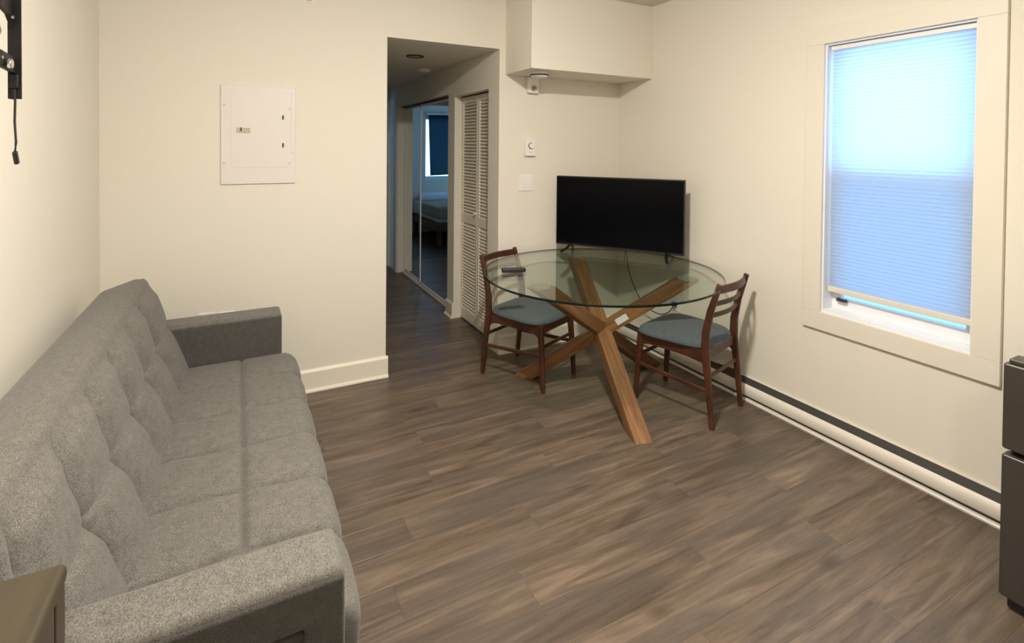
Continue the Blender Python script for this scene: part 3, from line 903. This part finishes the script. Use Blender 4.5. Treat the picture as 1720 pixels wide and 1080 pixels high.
# sprinkler near the top of the picture
sk = thing('sprinkler_head', 'small round sprinkler fitting high on the wall left of the hallway opening', 'sprinkler', (.368, D, 2.338))
bm = bmesh.new(); bm_cyl(bm, (0, -.006, 0), .030, .006, 'Y', 24); obj('escutcheon', bm, 'trim', sk)
bm = bmesh.new(); bm_cyl(bm, (0, -.045, 0), .010, .040, 'Y', 14); obj('nozzle', bm, 'chrome', sk)
bm = bmesh.new(); bm_cyl(bm, (0, -.050, 0), .017, .004, 'Y', 18); obj('deflector', bm, 'chrome', sk)

# ------------------------------------------------------------------ remote control
rc = thing('remote_control', 'black remote control lying on the left side of the glass table', 'remote control', (1.405, 2.735, TZ + .001), math.radians(-16))
box('body', (-.070, -.021, 0), (.070, .021, .023), 'black', rc, .006, 3)
for k in range(5):
    for j in range(2):
        box('button', (-.05 + k * .022, -.012 + j * .014, .0225), (-.038 + k * .022, -.004 + j * .014, .0245), 'ink', rc)

# ------------------------------------------------------------------ wall bracket for a television (left wall)
mb = thing('tv_wall_bracket', 'black steel television wall bracket with a hanging pull cord on the left wall', 'wall bracket', (LW, 2.0, 1.75))
box('wall_plate', (0, -.36, -.14), (.008, -.18, .16), 'blackmetal', mb, .002)
bm = bmesh.new()
bm_box(bm, (.036, .045, -.155), (.040, .085, .30)); bm_box(bm, (.040, .045, -.155), (.066, .049, .30))
obj('vertical_rail', bm, 'blackmetal', mb, .001)
bm = bmesh.new()
bm_sweep(bm, [(.050, .06, -.062), (.050, -.06, -.052), (.030, -.18, -.045), (.012, -.30, -.045)], rect(.010, .046, .3)); obj('arm', bm, 'blackmetal', mb)
bm = bmesh.new()
bm_sweep(bm, [(.045, .075, .055), (.045, .052, .085), (.045, .020, .108), (.045, -.04, .120), (.022, -.18, .128), (.012, -.30, .128)], rect(.010, .062, .3)); obj('arm', bm, 'blackmetal', mb)
bm = bmesh.new(); bm_box(bm, (.040, .030, -.125), (.062, .062, -.085)); obj('lock_block', bm, 'blackmetal', mb, .003)
bm = bmesh.new(); bm_cyl(bm, (.058, -.030, -.062), .0135, .010, 'X', 20); obj('bolt_cap', bm, 'chrome', mb, .002)
for yy, zz, rr in ((-.060, -.050, .005), (-.085, -.048, .005), (-.055, .118, .008), (.020, .075, .005)):
    bm = bmesh.new(); bm_cyl(bm, (.053, yy, zz), rr, .004, 'X', 14); obj('bolt', bm, 'chrome', mb)
bm = bmesh.new()
bm_sweep(bm, [(.052, .040, -.105), (.053, .041, -.16), (.052, .040, -.22), (.054, .042, -.28), (.052, .040, -.312)], circ(.0030, 8))
pc2 = obj('pull_cord', bm, 'black', mb, smooth=True)
bm = bmesh.new(); bm_sweep(bm, [(.053, .036, -.308), (.053, .052, -.340)], rect(.010, .016, .5)); obj('cord_tag', bm, 'black', pc2)

# ------------------------------------------------------------------ small fridge
fr = thing('mini_fridge', 'dark stainless two-door mini fridge at the right edge below the window', 'fridge', (2.40, .49, 0))
fx, fy = 2.40, .49
def FB(n, lo, hi, m, p=fr, bv=.004, sg=3): return box(n, (lo[0] - fx, lo[1] - fy, lo[2]), (hi[0] - fx, hi[1] - fy, hi[2]), m, p, bv, sg)
FB('body', (2.195, .25, .03), (2.585, .737, .790), 'fridgebody', bv=.006)
FB('freezer_door', (2.142, .247, .522), (2.190, .742, .797), 'steel', bv=.008)
FB('fridge_door', (2.142, .247, .048), (2.190, .742, .505), 'steel', bv=.008)
FB('hinge_cover', (2.150, .66, .797), (2.215, .73, .812), 'steel', bv=.004)
FB('toe_kick', (2.175, .26, .004), (2.20, .73, .045), 'black')
for sx in (2.22, 2.55):
    for sy in (.29, .70):
        bm = bmesh.new(); bm_cyl(bm, (sx - fx, sy - fy, 0), .018, .032, 'Z', 14); obj('foot', bm, 'black', fr)

# ------------------------------------------------------------------ side table in the near left corner
st = thing('side_table', 'narrow brown wooden side table in the near left corner beside the sofa arm', 'table', (-.42, .74, 0))
box('table_top', (-.185, -.28, .812), (.193, .283, .840), 'tabletopwood', st, .010, 4)
box('apron', (-.165, .225, .735), (.165, .243, .812), 'darkwood', st)
box('apron', (-.165, -.255, .735), (.165, -.237, .812), 'darkwood', st)
box('apron', (.170, -.236, .700), (.190, .224, .813), 'darkwood', st)
box('apron', (-.173, -.215, .735), (-.155, .215, .812), 'darkwood', st)
for sx in (-.180, .190):
    for sy in (-.277, .279):
        ax, ay = sx, sy
        box('leg', (min(ax, ax * .75), min(ay, ay - .044 * (1 if ay > 0 else -1)), 0), (max(ax, ax * .75), max(ay, ay - .044 * (1 if ay > 0 else -1)), .813), 'darkwood', st, .003)

# ------------------------------------------------------------------ ceiling lights
def pot_light(label, loc):
    t = thing('recessed_light', label, 'ceiling light', loc)
    bm = bmesh.new()
    n = 40
    for k in range(n):
        a0, a1 = 2 * math.pi * k / n, 2 * math.pi * (k + 1) / n
        bm_prism(bm, [(.066 * math.cos(a0), .066 * math.sin(a0)), (.066 * math.cos(a1), .066 * math.sin(a1)), (.050 * math.cos(a1), .050 * math.sin(a1)), (.050 * math.cos(a0), .050 * math.sin(a0))], -.008, 0)
    obj('trim_ring', bm, 'ring', t)
    bm = bmesh.new(); bm_cyl(bm, (0, 0, -.004), .050, .004, 'Z', 36); obj('lens', bm, 'lampoff', t)
    return t
def dome_light(label, loc, L):
    t = thing('ceiling_light', label, 'ceiling light', loc)
    bm = bmesh.new(); bm_cyl(bm, (0, 0, -.02), .10, .02, 'Z', 36); obj('base', bm, 'white', t, .003)
    m = emis('lit_dome_glass', LAMP_COL, L); MT['dome_%g' % L] = m
    bm = bmesh.new(); n = 28; prev = None
    for k in range(7):
        a = math.radians(90 * k / 7)
        cur = [bm.verts.new((.088 * math.cos(a) * math.cos(2 * math.pi * q / n), .088 * math.cos(a) * math.sin(2 * math.pi * q / n), -.02 - .036 * math.sin(a))) for q in range(n)]
        if prev:
            for q in range(n): bm.faces.new((prev[q], prev[(q + 1) % n], cur[(q + 1) % n], cur[q]))
        prev = cur
    tip = bm.verts.new((0, 0, -.056))
    for q in range(n): bm.faces.new((prev[q], prev[(q + 1) % n], tip))
    obj('dome', bm, 'dome_%g' % L, t, smooth=True)
dome_light('lit round dome light on the ceiling above the middle of the room', (.76, 1.28, CZ), LAMP_L)
dome_light('guessed weak dome light, unseen, added on the ceiling behind the viewer', (.05, -.65, CZ), LAMP_L * .26)  # guessed lamp out of view, added as weak fill for the walls
pot_light('unlit recessed light with a dark ring in the hallway ceiling', (1.174, 3.964, DZ))
hs = thing('smoke_detector', 'small round smoke detector on the hallway ceiling', 'smoke detector', (1.45, 4.60, DZ))
bm = bmesh.new(); bm_cyl(bm, (0, 0, -.028), .045, .028, 'Z', 30, .055); obj('cap', bm, 'white', hs, .003)
bm = bmesh.new(); bm_cyl(bm, (0, 0, -.006), .060, .006, 'Z', 30); obj('base', bm, 'white', hs)
